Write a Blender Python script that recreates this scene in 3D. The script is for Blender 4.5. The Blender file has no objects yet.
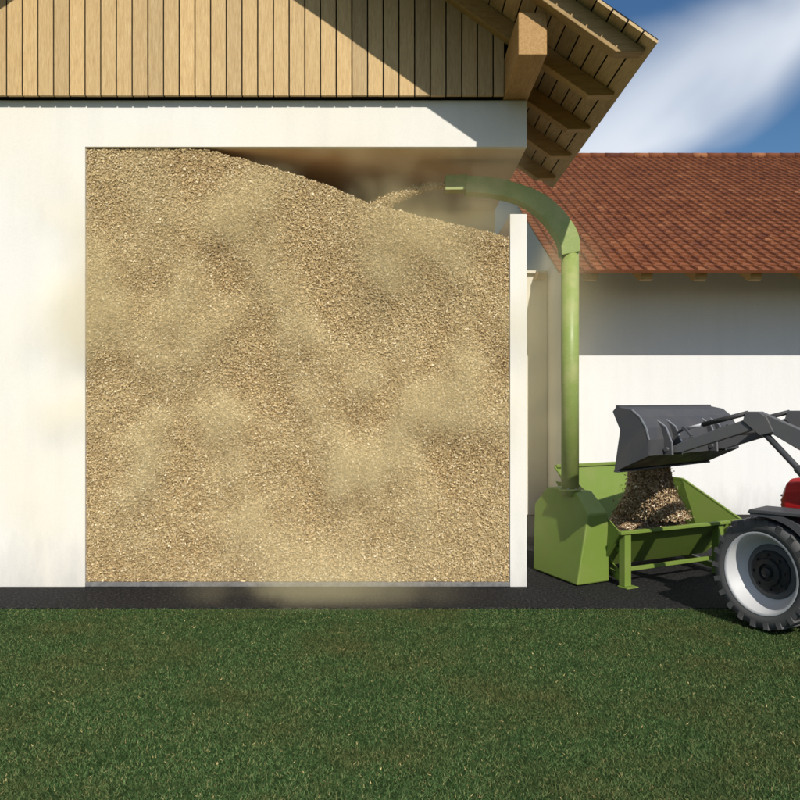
import bpy, math, random
import numpy as np
from mathutils import Vector

random.seed(7)
rng = np.random.default_rng(11)
scene = bpy.context.scene
COL = scene.collection

# ------------------------------------------------------------------ camera, sky, sun
F = 770.0            # focal length in photo pixels (800 wide)
CAMZ = 1.87
cam_d = bpy.data.cameras.new('camera')
cam = bpy.data.objects.new('camera', cam_d)
COL.objects.link(cam)
cam.location = (0, 0, CAMZ)
cam.rotation_euler = (math.radians(90), 0, 0)
cam_d.sensor_width = 36
cam_d.lens = 36 * F / 800
cam_d.clip_start = 0.05
cam_d.clip_end = 2000
scene.camera = cam
scene.cycles.diffuse_bounces = 8
scene.cycles.volume_bounces = 3

SUN = Vector((-0.27, 1.0, -0.81)).normalized()      # travel direction of the light
elev = math.asin(-SUN.z)
azim = math.atan2(-SUN.x, -SUN.y)                   # clockwise from +Y
w = bpy.data.worlds.new('World')
scene.world = w
w.use_nodes = True
nt = w.node_tree
nt.nodes.clear()
out = nt.nodes.new('ShaderNodeOutputWorld')
bg = nt.nodes.new('ShaderNodeBackground')
bg.inputs['Strength'].default_value = 0.15
sky = nt.nodes.new('ShaderNodeTexSky')
sky.sky_type = 'NISHITA'
sky.sun_disc = False
sky.sun_elevation = elev
sky.sun_rotation = azim
sky.air_density = 1.0
sky.dust_density = 0.6
sky.ozone_density = 3.0
tc = nt.nodes.new('ShaderNodeTexCoord')
mp = nt.nodes.new('ShaderNodeMapping')
mp.inputs['Scale'].default_value = (1.0, 1.0, 2.6)
mp.inputs['Rotation'].default_value = (0.0, math.radians(24), 0.0)
mp.inputs['Location'].default_value = (2.2, 0.9, 0.9)
nz = nt.nodes.new('ShaderNodeTexNoise')
nz.inputs['Scale'].default_value = 2.3
nz.inputs['Detail'].default_value = 4
nz.inputs['Roughness'].default_value = 0.45
nz.inputs['Distortion'].default_value = 0.35
hs = nt.nodes.new('ShaderNodeHueSaturation')
hs.inputs['Saturation'].default_value = 1.2
hs.inputs['Value'].default_value = 0.60
mx = nt.nodes.new('ShaderNodeMixRGB')
mx.inputs['Color2'].default_value = (5.4, 5.75, 6.3, 1)
nt.links.new(tc.outputs['Generated'], mp.inputs['Vector'])
nt.links.new(mp.outputs['Vector'], nz.inputs['Vector'])
# a long streak of cloud rising to the right, broken up by noise
def wm(op, a, b):
    x = nt.nodes.new('ShaderNodeMath'); x.operation = op
    for k, v in ((0, a), (1, b)):
        if isinstance(v, (int, float)): x.inputs[k].default_value = v
        else: nt.links.new(v, x.inputs[k])
    return x.outputs[0]
dt = nt.nodes.new('ShaderNodeVectorMath'); dt.operation = 'DOT_PRODUCT'
dt.inputs[1].default_value = (-0.44, 0.0, 1.0)
nt.links.new(tc.outputs['Generated'], dt.inputs[0])
off_ = wm('MULTIPLY', wm('SUBTRACT', nz.outputs['Fac'], 0.5), 0.30)
dist_ = wm('ABSOLUTE', wm('ADD', wm('SUBTRACT', dt.outputs['Value'], 0.212), off_), 0.0)
band = nt.nodes.new('ShaderNodeMapRange'); band.interpolation_type = 'SMOOTHSTEP'
band.inputs['From Min'].default_value = 0.096; band.inputs['From Max'].default_value = 0.0
nt.links.new(dist_, band.inputs['Value'])
brk = wm('ADD', wm('MULTIPLY', nz.outputs['Fac'], 1.7), -0.05)
cloud = wm('MINIMUM', wm('MULTIPLY', band.outputs['Result'], brk), 0.95)
sepz = nt.nodes.new('ShaderNodeSeparateXYZ')         # unseen broken cloud overhead, added for neutral fill light
nt.links.new(tc.outputs['Generated'], sepz.inputs['Vector'])
high = nt.nodes.new('ShaderNodeMapRange'); high.interpolation_type = 'SMOOTHSTEP'
high.inputs['From Min'].default_value = 0.52; high.inputs['From Max'].default_value = 0.75
nt.links.new(sepz.outputs['Z'], high.inputs['Value'])
puff = nt.nodes.new('ShaderNodeMapRange'); puff.interpolation_type = 'SMOOTHSTEP'
puff.inputs['From Min'].default_value = 0.36; puff.inputs['From Max'].default_value = 0.58
nt.links.new(nz.outputs['Fac'], puff.inputs['Value'])
cloud = wm('MAXIMUM', cloud, wm('MULTIPLY', high.outputs['Result'], puff.outputs['Result']))
nt.links.new(cloud, mx.inputs['Fac'])
nt.links.new(sky.outputs['Color'], hs.inputs['Color'])
nt.links.new(hs.outputs['Color'], mx.inputs['Color1'])
nt.links.new(mx.outputs['Color'], bg.inputs['Color'])
nt.links.new(bg.outputs['Background'], out.inputs['Surface'])

sd = bpy.data.lights.new('sun', 'SUN')
sd.energy = 4.4
sd.angle = math.radians(0.5)
sd.color = (1.0, 0.955, 0.88)
so = bpy.data.objects.new('sun', sd)
COL.objects.link(so)
so.rotation_euler = SUN.to_track_quat('-Z', 'Y').to_euler()
so.location = (6, -10, 14)

scene.view_settings.view_transform = 'Standard'
scene.view_settings.look = 'None'
scene.view_settings.gamma = 1.0
scene.view_settings.exposure = 0.0
scene.view_settings.use_curve_mapping = False

# ------------------------------------------------------------------ helpers
WL = {}     # world location of every object with children


def P(px, py, Y):
    return ((px - 400) * Y / F, Y, CAMZ + (400 - py) * Y / F)


class MB:
    """collects faces; build() links them as one mesh object"""

    def __init__(self):
        self.v, self.f, self.t, self.s = [], [], [], []

    def quad(self, pts, tint=0.5, smooth=False):
        n = len(self.v)
        self.v.extend([tuple(p) for p in pts])
        self.f.append(tuple(range(n, n + len(pts))))
        self.t.append(tint)
        self.s.append(smooth)

    def faces(self, verts, faces, tint=0.5, smooth=False):
        n = len(self.v)
        self.v.extend([tuple(p) for p in verts])
        for f in faces:
            self.f.append(tuple(i + n for i in f))
            self.t.append(tint)
            self.s.append(smooth)

    def box(self, x0, x1, y0, y1, z0, z1, tint=0.5):
        v = [(x0, y0, z0), (x1, y0, z0), (x1, y1, z0), (x0, y1, z0),
             (x0, y0, z1), (x1, y0, z1), (x1, y1, z1), (x0, y1, z1)]
        self.faces(v, [(3, 2, 1, 0), (4, 5, 6, 7), (0, 1, 5, 4), (1, 2, 6, 5), (2, 3, 7, 6), (3, 0, 4, 7)], tint)

    def hexa(self, v, tint=0.5):
        """eight corners: bottom loop then top loop"""
        self.faces(v, [(3, 2, 1, 0), (4, 5, 6, 7), (0, 1, 5, 4), (1, 2, 6, 5), (2, 3, 7, 6), (3, 0, 4, 7)], tint)

    def prism(self, poly, ext, tint=0.5):
        """poly: list of 3D points, ext: extrusion vector"""
        n = len(poly)
        e = Vector(ext)
        a = [Vector(p) for p in poly]
        b = [p + e for p in a]
        fs = [tuple(range(n - 1, -1, -1)), tuple(range(n, 2 * n))]
        for i in range(n):
            j = (i + 1) % n
            fs.append((i, j, n + j, n + i))
        self.faces(a + b, fs, tint)

    def bar(self, p, q, wd, ht, up=(0, 0, 1), tint=0.5):
        p, q = Vector(p), Vector(q)
        d = (q - p).normalized()
        s = d.cross(Vector(up)).normalized()
        u = s.cross(d).normalized()
        s, u = s * wd / 2, u * ht / 2
        self.hexa([p - s - u, p + s - u, q + s - u, q - s - u, p - s + u, p + s + u, q + s + u, q - s + u], tint)

    def tube(self, p, q, r, n=20, r2=None, tint=0.5):
        p, q = Vector(p), Vector(q)
        r2 = r if r2 is None else r2
        d = (q - p).normalized()
        a = d.orthogonal().normalized()
        b = d.cross(a)
        v = []
        for c, rr in ((p, r), (q, r2)):
            for k in range(n):
                t = 2 * math.pi * k / n
                v.append(c + (a * math.cos(t) + b * math.sin(t)) * rr)
        m = len(self.v)
        self.v.extend([tuple(x) for x in v])
        for k in range(n):
            j = (k + 1) % n
            self.f.append((m + k, m + j, m + n + j, m + n + k)); self.t.append(tint); self.s.append(True)
        self.f.append(tuple(m + k for k in range(n - 1, -1, -1))); self.t.append(tint); self.s.append(False)
        self.f.append(tuple(m + n + k for k in range(n))); self.t.append(tint); self.s.append(False)

    def lathe(self, prof, c, axis, n=40, tint=0.5, smooth=True):
        """prof: (radius, offset along axis) list"""
        c, d = Vector(c), Vector(axis).normalized()
        a = d.orthogonal().normalized()
        b = d.cross(a)
        m = len(self.v)
        for (r, o) in prof:
            for k in range(n):
                t = 2 * math.pi * k / n
                self.v.append(tuple(c + d * o + (a * math.cos(t) + b * math.sin(t)) * r))
        for i in range(len(prof) - 1):
            for k in range(n):
                j = (k + 1) % n
                self.f.append((m + i * n + k, m + i * n + j, m + (i + 1) * n + j, m + (i + 1) * n + k))
                self.t.append(tint); self.s.append(smooth)

    def build(self, name, mat, parent=None, bevel=0.0, label=None, origin=None, recalc=True, seg=2):
        me = bpy.data.meshes.new(name)
        v = np.array(self.v, dtype=float)
        pw = WL[parent] if parent is not None else np.zeros(3)
        if origin is None:
            c = (v.min(0) + v.max(0)) / 2
            if parent is None:
                c[2] = v[:, 2].min()
        else:
            c = np.array(origin, dtype=float)
        v = v - c
        me.from_pydata([tuple(p) for p in v], [], self.f)
        at = me.attributes.new('tint', 'FLOAT', 'FACE')
        at.data.foreach_set('value', np.array(self.t, dtype=np.float32))
        me.polygons.foreach_set('use_smooth', np.array(self.s, dtype=bool))
        if recalc:
            import bmesh
            bm = bmesh.new(); bm.from_mesh(me)
            bmesh.ops.recalc_face_normals(bm, faces=bm.faces)
            bm.to_mesh(me); bm.free()
        me.materials.append(mat)
        me.update()
        o = bpy.data.objects.new(name, me)
        COL.objects.link(o)
        if parent is not None:
            o.parent = parent
        o.location = c - pw
        WL[o] = c
        if bevel > 0:
            m = o.modifiers.new('bevel', 'BEVEL')
            m.width = bevel; m.segments = seg; m.limit_method = 'ANGLE'; m.angle_limit = math.radians(35)
            m.harden_normals = False
        if label:
            o['label'] = label
        return o


def tag(o, label=None, cat=None, group=None, kind=None):
    if label: o['label'] = label
    if cat: o['category'] = cat
    if group: o['group'] = group
    if kind: o['kind'] = kind
    return o


def empty(name, loc):
    o = bpy.data.objects.new(name, None)
    COL.objects.link(o)
    o.location = loc
    o.empty_display_size = 0.2
    WL[o] = np.array(loc, dtype=float)
    return o


# ------------------------------------------------------------------ materials
class Mat:
    def __init__(self, name):
        self.m = bpy.data.materials.new(name)
        self.m.use_nodes = True
        self.nt = self.m.node_tree
        self.b = self.nt.nodes['Principled BSDF']
        self.tc = self.nt.nodes.new('ShaderNodeTexCoord')

    def n(self, t, **k):
        x = self.nt.nodes.new(t)
        for a, b in k.items():
            setattr(x, a, b)
        return x

    def link(self, a, b):
        self.nt.links.new(a, b)

    def noise(self, scale, detail=4, rough=0.55, vec=None, mscale=None, mrot=None, dist=0.0, coord='Object'):
        t = self.n('ShaderNodeTexNoise')
        t.inputs['Scale'].default_value = scale
        t.inputs['Detail'].default_value = detail
        t.inputs['Roughness'].default_value = rough
        t.inputs['Distortion'].default_value = dist
        src = self.tc.outputs[coord] if vec is None else vec
        if mscale or mrot:
            mp = self.n('ShaderNodeMapping')
            if mscale: mp.inputs['Scale'].default_value = mscale
            if mrot: mp.inputs['Rotation'].default_value = mrot
            self.link(src, mp.inputs['Vector'])
            src = mp.outputs['Vector']
        self.link(src, t.inputs['Vector'])
        return t.outputs['Fac']

    def ramp(self, fac, stops, interp='LINEAR'):
        r = self.n('ShaderNodeValToRGB')
        cr = r.color_ramp
        cr.interpolation = interp
        while len(cr.elements) < len(stops):
            cr.elements.new(0.5)
        for e, (p, c) in zip(cr.elements, stops):
            e.position = p
            e.color = (*c, 1) if len(c) == 3 else c
        self.link(fac, r.inputs['Fac'])
        return r.outputs['Color']

    def mix(self, fac, a, b, mode='MIX'):
        x = self.n('ShaderNodeMixRGB', blend_type=mode)
        for s, val in ((x.inputs['Fac'], fac), (x.inputs['Color1'], a), (x.inputs['Color2'], b)):
            if isinstance(val, (int, float)):
                s.default_value = val
            elif isinstance(val, (tuple, list)):
                s.default_value = (*val, 1)
            else:
                self.link(val, s)
        return x.outputs['Color']

    def attr(self, name='tint'):
        a = self.n('ShaderNodeAttribute', attribute_name=name)
        return a.outputs['Fac']

    def color(self, c):
        if isinstance(c, tuple):
            self.b.inputs['Base Color'].default_value = (*c, 1)
        else:
            self.link(c, self.b.inputs['Base Color'])

    def bump(self, h, strength=0.3, dist=0.01):
        bp = self.n('ShaderNodeBump')
        bp.inputs['Strength'].default_value = strength
        bp.inputs['Distance'].default_value = dist
        self.link(h, bp.inputs['Height'])
        self.link(bp.outputs['Normal'], self.b.inputs['Normal'])

    def rough(self, r, spec=0.5, metal=0.0):
        if isinstance(r, (int, float)):
            self.b.inputs['Roughness'].default_value = r
        else:
            self.link(r, self.b.inputs['Roughness'])
        self.b.inputs['Specular IOR Level'].default_value = spec
        self.b.inputs['Metallic'].default_value = metal


def G(v):
    return (v, v, v)


def plaster(name, base, stain_glow, stain_glow_amt=0.35, low_dirt=True):
    m = Mat(name)
    big = m.noise(0.55, 3, 0.5, coord='Object')
    col = m.mix(m.ramp(big, [(0.40, G(0)), (0.72, G(stain_glow_amt))]), base, stain_glow)
    st = m.noise(2.0, 5, 0.6, mscale=(3.0, 3.0, 0.25))
    col = m.mix(m.ramp(st, [(0.45, G(0)), (0.8, G(0.12))]), col, (0.45, 0.45, 0.44))
    if low_dirt:                                     # splash zone near the ground
        geo = m.n('ShaderNodeNewGeometry')
        sep = m.n('ShaderNodeSeparateXYZ')
        m.link(geo.outputs['Position'], sep.inputs['Vector'])
        add = m.n('ShaderNodeMath', operation='MULTIPLY_ADD')
        nz = m.noise(3.0, 5, 0.65, mscale=(2, 2, 0.5))
        m.link(nz, add.inputs[0]); add.inputs[1].default_value = 0.9
        m.link(sep.outputs['Z'], add.inputs[2])
        f = m.ramp(add.outputs[0], [(0.42, G(0.5)), (0.62, G(0.28)), (0.95, G(0))])
        col = m.mix(f, col, (0.42, 0.41, 0.40))
    fine = m.noise(60, 5, 0.7)
    col = m.mix(m.ramp(fine, [(0.3, G(0.10)), (0.6, G(0))]), col, (0.4, 0.39, 0.37))
    m.color(col)
    m.bump(m.noise(75, 6, 0.7), 0.35, 0.004)
    m.rough(0.9, 0.2)
    return m.m


def wood(name, c1, c2, c3, ms, rot=None, spread=0.35):
    m = Mat(name)
    g = m.noise(9, 6, 0.65, mscale=ms, mrot=rot, dist=0.6)
    col = m.ramp(g, [(0.28, c1), (0.52, c2), (0.76, c3)])
    g2 = m.noise(30, 4, 0.6, mscale=ms, mrot=rot)
    col = m.mix(m.ramp(g2, [(0.35, G(0.35)), (0.6, G(0))]), col, tuple(x * 0.55 for x in c1))
    t = m.attr()
    col = m.mix(1.0, col, m.ramp(t, [(0.0, (1 - spread, 1 - spread * 1.05, 1 - spread * 1.15)), (1.0, (1.12, 1.08, 1.0))]), 'MULTIPLY')
    m.color(col)
    m.bump(g2, 0.25, 0.003)
    m.rough(0.65, 0.3)
    return m.m


M = {}
M['plaster'] = plaster('white_plaster', (0.78, 0.755, 0.69), (0.80, 0.70, 0.47))  # yellow of the dust glow painted into the wall stain
M['plaster_far'] = plaster('far_plaster', (0.77, 0.76, 0.74), (0.72, 0.70, 0.65), 0.25)
M['plaster_haze'] = plaster('haze_tinted_plaster', (0.80, 0.74, 0.59), (0.78, 0.70, 0.52), 0.5)  # cream tint: dust haze painted into the wall colour
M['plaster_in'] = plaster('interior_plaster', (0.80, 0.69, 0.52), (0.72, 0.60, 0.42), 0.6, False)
M['ceiling'] = plaster('ceiling_plaster', (0.80, 0.66, 0.50), (0.74, 0.52, 0.36), 0.8, False)  # warm brown of reflected light painted into the plaster colour
la, lb, lc = (0.48, 0.315, 0.145), (0.60, 0.425, 0.205), (0.67, 0.51, 0.285)
M['cladding'] = wood('larch_cladding', la, lb, lc, (6, 6, 0.45), spread=0.15)
M['soffit'] = wood('soffit_boards', (0.41, 0.29, 0.145), (0.56, 0.41, 0.215), (0.64, 0.49, 0.28), (6, 0.5, 6), spread=0.3)
M['beam'] = wood('spruce_beam', (0.35, 0.19, 0.06), (0.47, 0.28, 0.10), (0.55, 0.35, 0.15), (5, 0.5, 5), spread=0.15)
th = math.atan(0.70)
M['rafter'] = wood('rafter_timber', (0.37, 0.23, 0.085), (0.50, 0.33, 0.135), (0.58, 0.40, 0.19), (0.5, 5, 5), rot=(0, th, 0), spread=0.2)
M['rafter_left'] = wood('rafter_timber_left', (0.37, 0.23, 0.085), (0.50, 0.33, 0.135), (0.58, 0.40, 0.19), (0.5, 5, 5), rot=(0, -th, 0), spread=0.2)

m = Mat('dark_gap_backing'); m.color((0.012, 0.010, 0.008)); m.rough(0.95, 0.1); M['dark'] = m.m  # near black, stands for the shade between boards

m = Mat('concrete')
m.color(m.ramp(m.noise(18, 6, 0.65), [(0.3, (0.11, 0.11, 0.11)), (0.7, (0.22, 0.215, 0.205))]))
m.bump(m.noise(60, 5), 0.3, 0.004); m.rough(0.9, 0.2); M['concrete'] = m.m

m = Mat('clay_tiles')
t = m.attr()
col = m.ramp(t, [(0.0, (0.085, 0.022, 0.010)), (0.35, (0.155, 0.047, 0.016)), (0.7, (0.22, 0.073, 0.025)), (1.0, (0.34, 0.145, 0.060))])
col = m.mix(m.ramp(m.noise(9, 5, 0.65), [(0.42, G(0.0)), (0.75, G(0.55))]), col, (0.10, 0.030, 0.016))
col = m.mix(m.ramp(m.noise(0.7, 4, 0.6), [(0.45, G(0.0)), (0.8, G(0.25))]), col, (0.11, 0.038, 0.022))
m.color(col); m.bump(m.noise(40, 4), 0.3, 0.004); m.rough(0.8, 0.25); M['tile'] = m.m

m = Mat('asphalt')
f = m.noise(38, 3, 0.85)
col = m.ramp(f, [(0.38, (0.005, 0.0048, 0.0046)), (0.52, (0.011, 0.0105, 0.010)), (0.68, (0.065, 0.062, 0.060))])
col = m.mix(m.ramp(m.noise(1.1, 4, 0.6), [(0.4, G(0)), (0.8, G(0.3))]), col, (0.022, 0.021, 0.020))
m.color(col); m.bump(f, 0.8, 0.008); m.rough(0.92, 0.2); M['asphalt'] = m.m

m = Mat('lawn_soil')
col = m.ramp(m.noise(40, 5, 0.7), [(0.3, (0.012, 0.022, 0.006)), (0.6, (0.028, 0.055, 0.014)), (0.85, (0.06, 0.08, 0.026))])
m.color(col); m.bump(m.noise(80, 4), 0.7, 0.02); m.rough(0.95, 0.1); M['soil'] = m.m

m = Mat('grass_blades')
t = m.attr()
col = m.ramp(t, [(0.0, (0.019, 0.046, 0.011)), (0.5, (0.062, 0.118, 0.034)), (0.85, (0.150, 0.215, 0.078)), (0.97, (0.26, 0.22, 0.09)), (1.0, (0.70, 0.54, 0.24))])
pat = m.noise(1.15, 4, 0.6)
col = m.mix(m.ramp(pat, [(0.46, G(0)), (0.68, G(0.55))]), col, (0.120, 0.095, 0.032))
pat2 = m.noise(2.3, 3, 0.6, mscale=(1, 1.7, 1))
col = m.mix(m.ramp(pat2, [(0.30, G(0.5)), (0.5, G(0))]), col, (0.030, 0.062, 0.018))
m.color(col); m.rough(0.7, 0.15); M['grass'] = m.m


def chips(name, dark, mid, light, pale):
    m = Mat(name)
    t = m.attr()
    col = m.ramp(t, [(0.0, dark), (0.35, mid), (0.8, light), (1.0, pale)])
    col = m.mix(m.ramp(m.noise(0.9, 4, 0.6), [(0.42, G(0)), (0.66, G(0.35))]), col, (0.58, 0.46, 0.25))
    m.color(col); m.rough(0.85, 0.15)
    return m.m


M['chips'] = chips('wood_chips', (0.20, 0.12, 0.05), (0.51, 0.365, 0.175), (0.67, 0.51, 0.27), (0.85, 0.74, 0.52))
M['chips_fresh'] = chips('poured_chips', (0.13, 0.075, 0.035), (0.36, 0.235, 0.125), (0.56, 0.41, 0.25), (0.85, 0.74, 0.56))


def paint(name, c, rough=0.45, dirt=(0.25, 0.22, 0.15), amt=0.25, metal=0.0, spec=0.4):
    m = Mat(name)
    col = m.mix(m.ramp(m.noise(3.5, 5, 0.65), [(0.45, G(0)), (0.8, G(amt))]), c, dirt)
    col = m.mix(m.ramp(m.noise(45, 4, 0.7), [(0.5, G(0)), (0.85, G(amt * 0.6))]), col, dirt)
    m.color(col)
    m.rough(m.ramp(m.noise(7, 4), [(0.3, G(rough - 0.08)), (0.7, G(rough + 0.15))]), spec, metal)
    m.bump(m.noise(25, 3), 0.04, 0.003)
    return m.m


M['green'] = paint('green_paint', (0.165, 0.240, 0.040), 0.45, (0.25, 0.24, 0.10), 0.35)
M['pipe'] = paint('green_pipe_paint', (0.240, 0.310, 0.078), 0.45, (0.44, 0.41, 0.19), 0.85)
M['steel'] = paint('dark_steel', (0.060, 0.061, 0.066), 0.5, (0.15, 0.13, 0.10), 0.25)
M['steel_dark'] = paint('black_steel', (0.030, 0.030, 0.033), 0.5, (0.10, 0.09, 0.07), 0.3)
M['arm'] = paint('grey_arm_paint', (0.105, 0.105, 0.107), 0.5, (0.15, 0.13, 0.10), 0.3)
M['edge'] = paint('worn_steel', (0.42, 0.42, 0.43), 0.35, (0.25, 0.22, 0.18), 0.2, 0.6)
M['chrome'] = paint('chrome_rod', (0.55, 0.55, 0.56), 0.35, (0.3, 0.3, 0.3), 0.1, 0.2)
M['red'] = paint('red_paint', (0.46, 0.012, 0.012), 0.35, (0.2, 0.05, 0.03), 0.15)
M['rubber'] = paint('tyre_rubber', (0.085, 0.085, 0.085), 0.75, (0.11, 0.10, 0.085), 0.5, 0.0, 0.25)
M['rim'] = paint('silver_rim', (0.52, 0.52, 0.52), 0.45, (0.35, 0.32, 0.28), 0.2)
M['disc'] = paint('grey_wheel_disc', (0.10, 0.10, 0.10), 0.5, (0.14, 0.13, 0.11), 0.3)
M['black'] = paint('black_plastic', (0.020, 0.020, 0.021), 0.45, (0.06, 0.055, 0.05), 0.3)
m = Mat('cab_glass'); m.color((0.03, 0.035, 0.04)); m.rough(0.05, 0.6)
m.b.inputs['Alpha'].default_value = 0.75; M['glass'] = m.m

# ------------------------------------------------------------------ ground
mb = MB(); mb.quad([(-600, -300, -0.012), (600, -300, -0.012), (600, 900, -0.012), (-600, 900, -0.012)])
g = mb.build('ground', M['soil'], origin=(0, 0, 0)); tag(g, kind='structure')
mb = MB(); mb.box(-22, 22, 6.93, 30, -0.02, 0.0)
g = mb.build('paved_yard', M['asphalt'], origin=(0, 0, 0), bevel=0.008); tag(g, kind='structure')


def np_mesh(name, verts, nper, tints, mat, origin=(0, 0, 0)):
    """polygon soup: every nper vertices are one face"""
    nf = len(verts) // nper
    me = bpy.data.meshes.new(name)
    me.vertices.add(len(verts)); me.loops.add(len(verts)); me.polygons.add(nf)
    me.vertices.foreach_set('co', (verts - np.array(origin)).astype(np.float32).ravel())
    me.loops.foreach_set('vertex_index', np.arange(len(verts), dtype=np.int32))
    me.polygons.foreach_set('loop_start', np.arange(nf, dtype=np.int32) * nper)
    me.polygons.foreach_set('loop_total', np.full(nf, nper, dtype=np.int32))
    at = me.attributes.new('tint', 'FLOAT', 'FACE')
    at.data.foreach_set('value', tints.astype(np.float32))
    me.materials.append(mat)
    me.update(calc_edges=True)
    o = bpy.data.objects.new(name, me)
    COL.objects.link(o)
    o.location = origin
    WL[o] = np.array(origin, dtype=float)
    return o


# grass blades, short mown lawn in front of the asphalt
N = 620000
y = 2.6 + (6.945 - 2.6) * rng.random(N) ** 1.15
x = (rng.random(N) - 0.5) * 2 * (0.62 * y + 0.5)
ang = rng.random(N) * 2 * np.pi
h = 0.006 + 0.012 * rng.random(N)
wd = 0.0013 + 0.0018 * rng.random(N)
lean = 0.005 + 0.018 * rng.random(N)
wd[:3600] = 0.0042; h[:3600] = 0.011
la_ = rng.random(N) * 2 * np.pi
V = np.zeros((N, 3, 3))
V[:, 0] = np.stack([x - np.cos(ang) * wd, y - np.sin(ang) * wd, np.full(N, -0.012)], 1)
V[:, 1] = np.stack([x + np.cos(ang) * wd, y + np.sin(ang) * wd, np.full(N, -0.012)], 1)
V[:, 2] = np.stack([x + np.cos(la_) * lean, y + np.sin(la_) * lean, -0.012 + h], 1)
tn = np.clip(rng.normal(0.45, 0.30, N), 0, 0.96)
K = 3600                                            # small dry bits on the lawn
tn[:K] = 0.96 + 0.04 * rng.random(K)
gr = np_mesh('grass', V.reshape(-1, 3), 3, tn, M['grass'])
tag(gr, 'short mown green lawn along the edge of the asphalt', 'grass', kind='stuff')

# ------------------------------------------------------------------ the open barn
WY = 7.7                    # front face of the masonry
TAN = 0.70
XE, ZE = 2.141, 4.825       # right eave (underside of the boards)
XR = -2.15                  # ridge
XL = 2 * XR - XE
XW1 = 1.27
XW0 = 2 * XR - XW1
BK = 10.3


def soff(x):
    return ZE + TAN * (XE - x) if x > XR else ZE + TAN * (x - XL)


barn = empty('open_barn', (XR, 9.0, 0))
tag(barn, 'white plastered barn with timber gable and open bay full of wood chips', 'barn')
mb = MB(); mb.prism([(XW0, WY, 0), (-3.15, WY, 0), (-3.15, WY, 4.40), (XW1, WY, 4.40), (XW1, WY, 4.868), (XW0, WY, 4.868)], (0, 0.08, 0))
mb.build('front_wall', M['plaster'], barn, 0.005)
mb = MB(); mb.box(XW1 - 0.17, XW1, WY, BK, 0, 3.73)
mb.build('side_wall', M['plaster'], barn, 0.006)
mb = MB(); mb.box(-3.45, XW1 - 0.002, WY + 0.082, BK, 4.402, 4.865)
mb.build('ceiling', M['ceiling'], barn)
mb = MB(); mb.box(XW0, XW1, BK, BK + 0.25, 0, 4.868)
mb.build('back_wall', M['plaster_in'], barn)
mb = MB(); mb.box(-3.45, -3.152, WY + 0.082, BK - 0.002, 0, 4.40)
mb.build('inner_wall', M['plaster_in'], barn)
mb = MB(); mb.box(XW0, XW0 + 0.25, WY + 0.082, BK - 0.002, 0, 4.865)
mb.build('outer_wall', M['plaster'], barn)
mb = MB(); mb.box(-3.148, XW1 - 0.172, WY + 0.004, BK - 0.002, 0.002, 0.045)
mb.build('floor_slab', M['concrete'], barn, 0.004)
# gable: dark wall that keeps the board gaps black and vertical boards
mb = MB()
mb.prism([(XW0, WY + 0.05, 4.872), (XW1, WY + 0.05, 4.872), (XW1, WY + 0.05, soff(XW1) - 0.01), (XR, WY + 0.05, soff(XR) - 0.01), (XW0, WY + 0.05, soff(XW0) - 0.01)], (0, 0.06, 0))
mb.prism([(XW0, WY - 0.088, 4.879), (1.02, WY - 0.088, 4.879), (1.02, WY - 0.088, soff(1.02) - 0.03), (XR, WY - 0.088, soff(XR) - 0.03), (XW0, WY - 0.088, soff(XW0) - 0.03)], (0, 0.009, 0))  # dark sheet added inside the boards to block sun in the gaps
mb.build('gable_backing', M['dark'], barn)
mb = MB()
bw, gap = 0.155, 0.013
y0, y1 = WY - 0.100, WY - 0.065
x = -3.885 - 0.155 * 20
while x < 1.03:
    xa, xb = x + gap / 2, min(x + bw - gap / 2, 1.026)
    if xa > XW0 and xb - xa > 0.01:
        dz = rng.uniform(-0.002, 0.002)
        za, zb = soff(xa) - 0.02, soff(xb) - 0.02
        yo = rng.uniform(-0.002, 0.002)
        mb.hexa([(xa, y0 + yo, 4.875 + dz), (xb, y0 + yo, 4.875 + dz), (xb, y1, 4.875 + dz), (xa, y1, 4.875 + dz),
                 (xa, y0 + yo, za), (xb, y0 + yo, zb), (xb, y1, zb), (xa, y1, za)], rng.random())
    x += bw
mb.build('gable_cladding', M['cladding'], barn, 0.002, seg=1)
mb = MB(); mb.box(XW0, 1.026, WY - 0.064, WY + 0.049, 4.880, 4.97); mb.box(XW0, 1.026, WY - 0.064, WY + 0.049, 5.6, 5.69)  # lower strip added to stop sun leaking through the board gaps
mb.build('batten_light_stop', M['dark'], barn)
# purlins
RY0, RY1 = 6.39, 10.78
for xx in (1.155, 2 * XR - 1.155):
    mb = MB(); mb.box(xx - 0.125, xx + 0.125, 0.87 * WY, RY1 - 0.15, 4.872, 5.245)
    mb.build('purlin', M['beam'], barn, 0.008)
mb = MB(); mb.box(XR - 0.11, XR + 0.11, 0.87 * WY, RY1 - 0.15, soff(XR) - 0.62, soff(XR) - 0.26)
mb.build('ridge_beam', M['beam'], barn, 0.008)
# rafters
cn, sn = math.cos(th), math.sin(th)
for k in range(5):
    yc = 6.62 + 0.936 * k
    for side in (1, -1):
        mb = MB()
        def pt(xh, dn):          # xh horizontal distance from the ridge, dn distance below the boards
            X = XR + side * (xh - dn * sn)
            return (X, 0, soff(XR) - TAN * xh - dn * cn)
        xe = XE - XR - 0.050
        dep = 0.165
        vd = dep / cn
        e0 = pt(xe, 0.03)
        run = (vd - 0.03 / cn) / TAN
        prof = [pt(0.10, 0.002), pt(xe, 0.002), e0, (e0[0] - side * run, 0, e0[2]), pt(0.24, dep)]
        poly = [(p[0], yc - 0.065, p[2]) for p in prof]
        mb.prism(poly, (0, 0.13, 0), rng.random())
        mb.build('rafter', M['rafter'] if side > 0 else M['rafter_left'], barn, 0.006)
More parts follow.
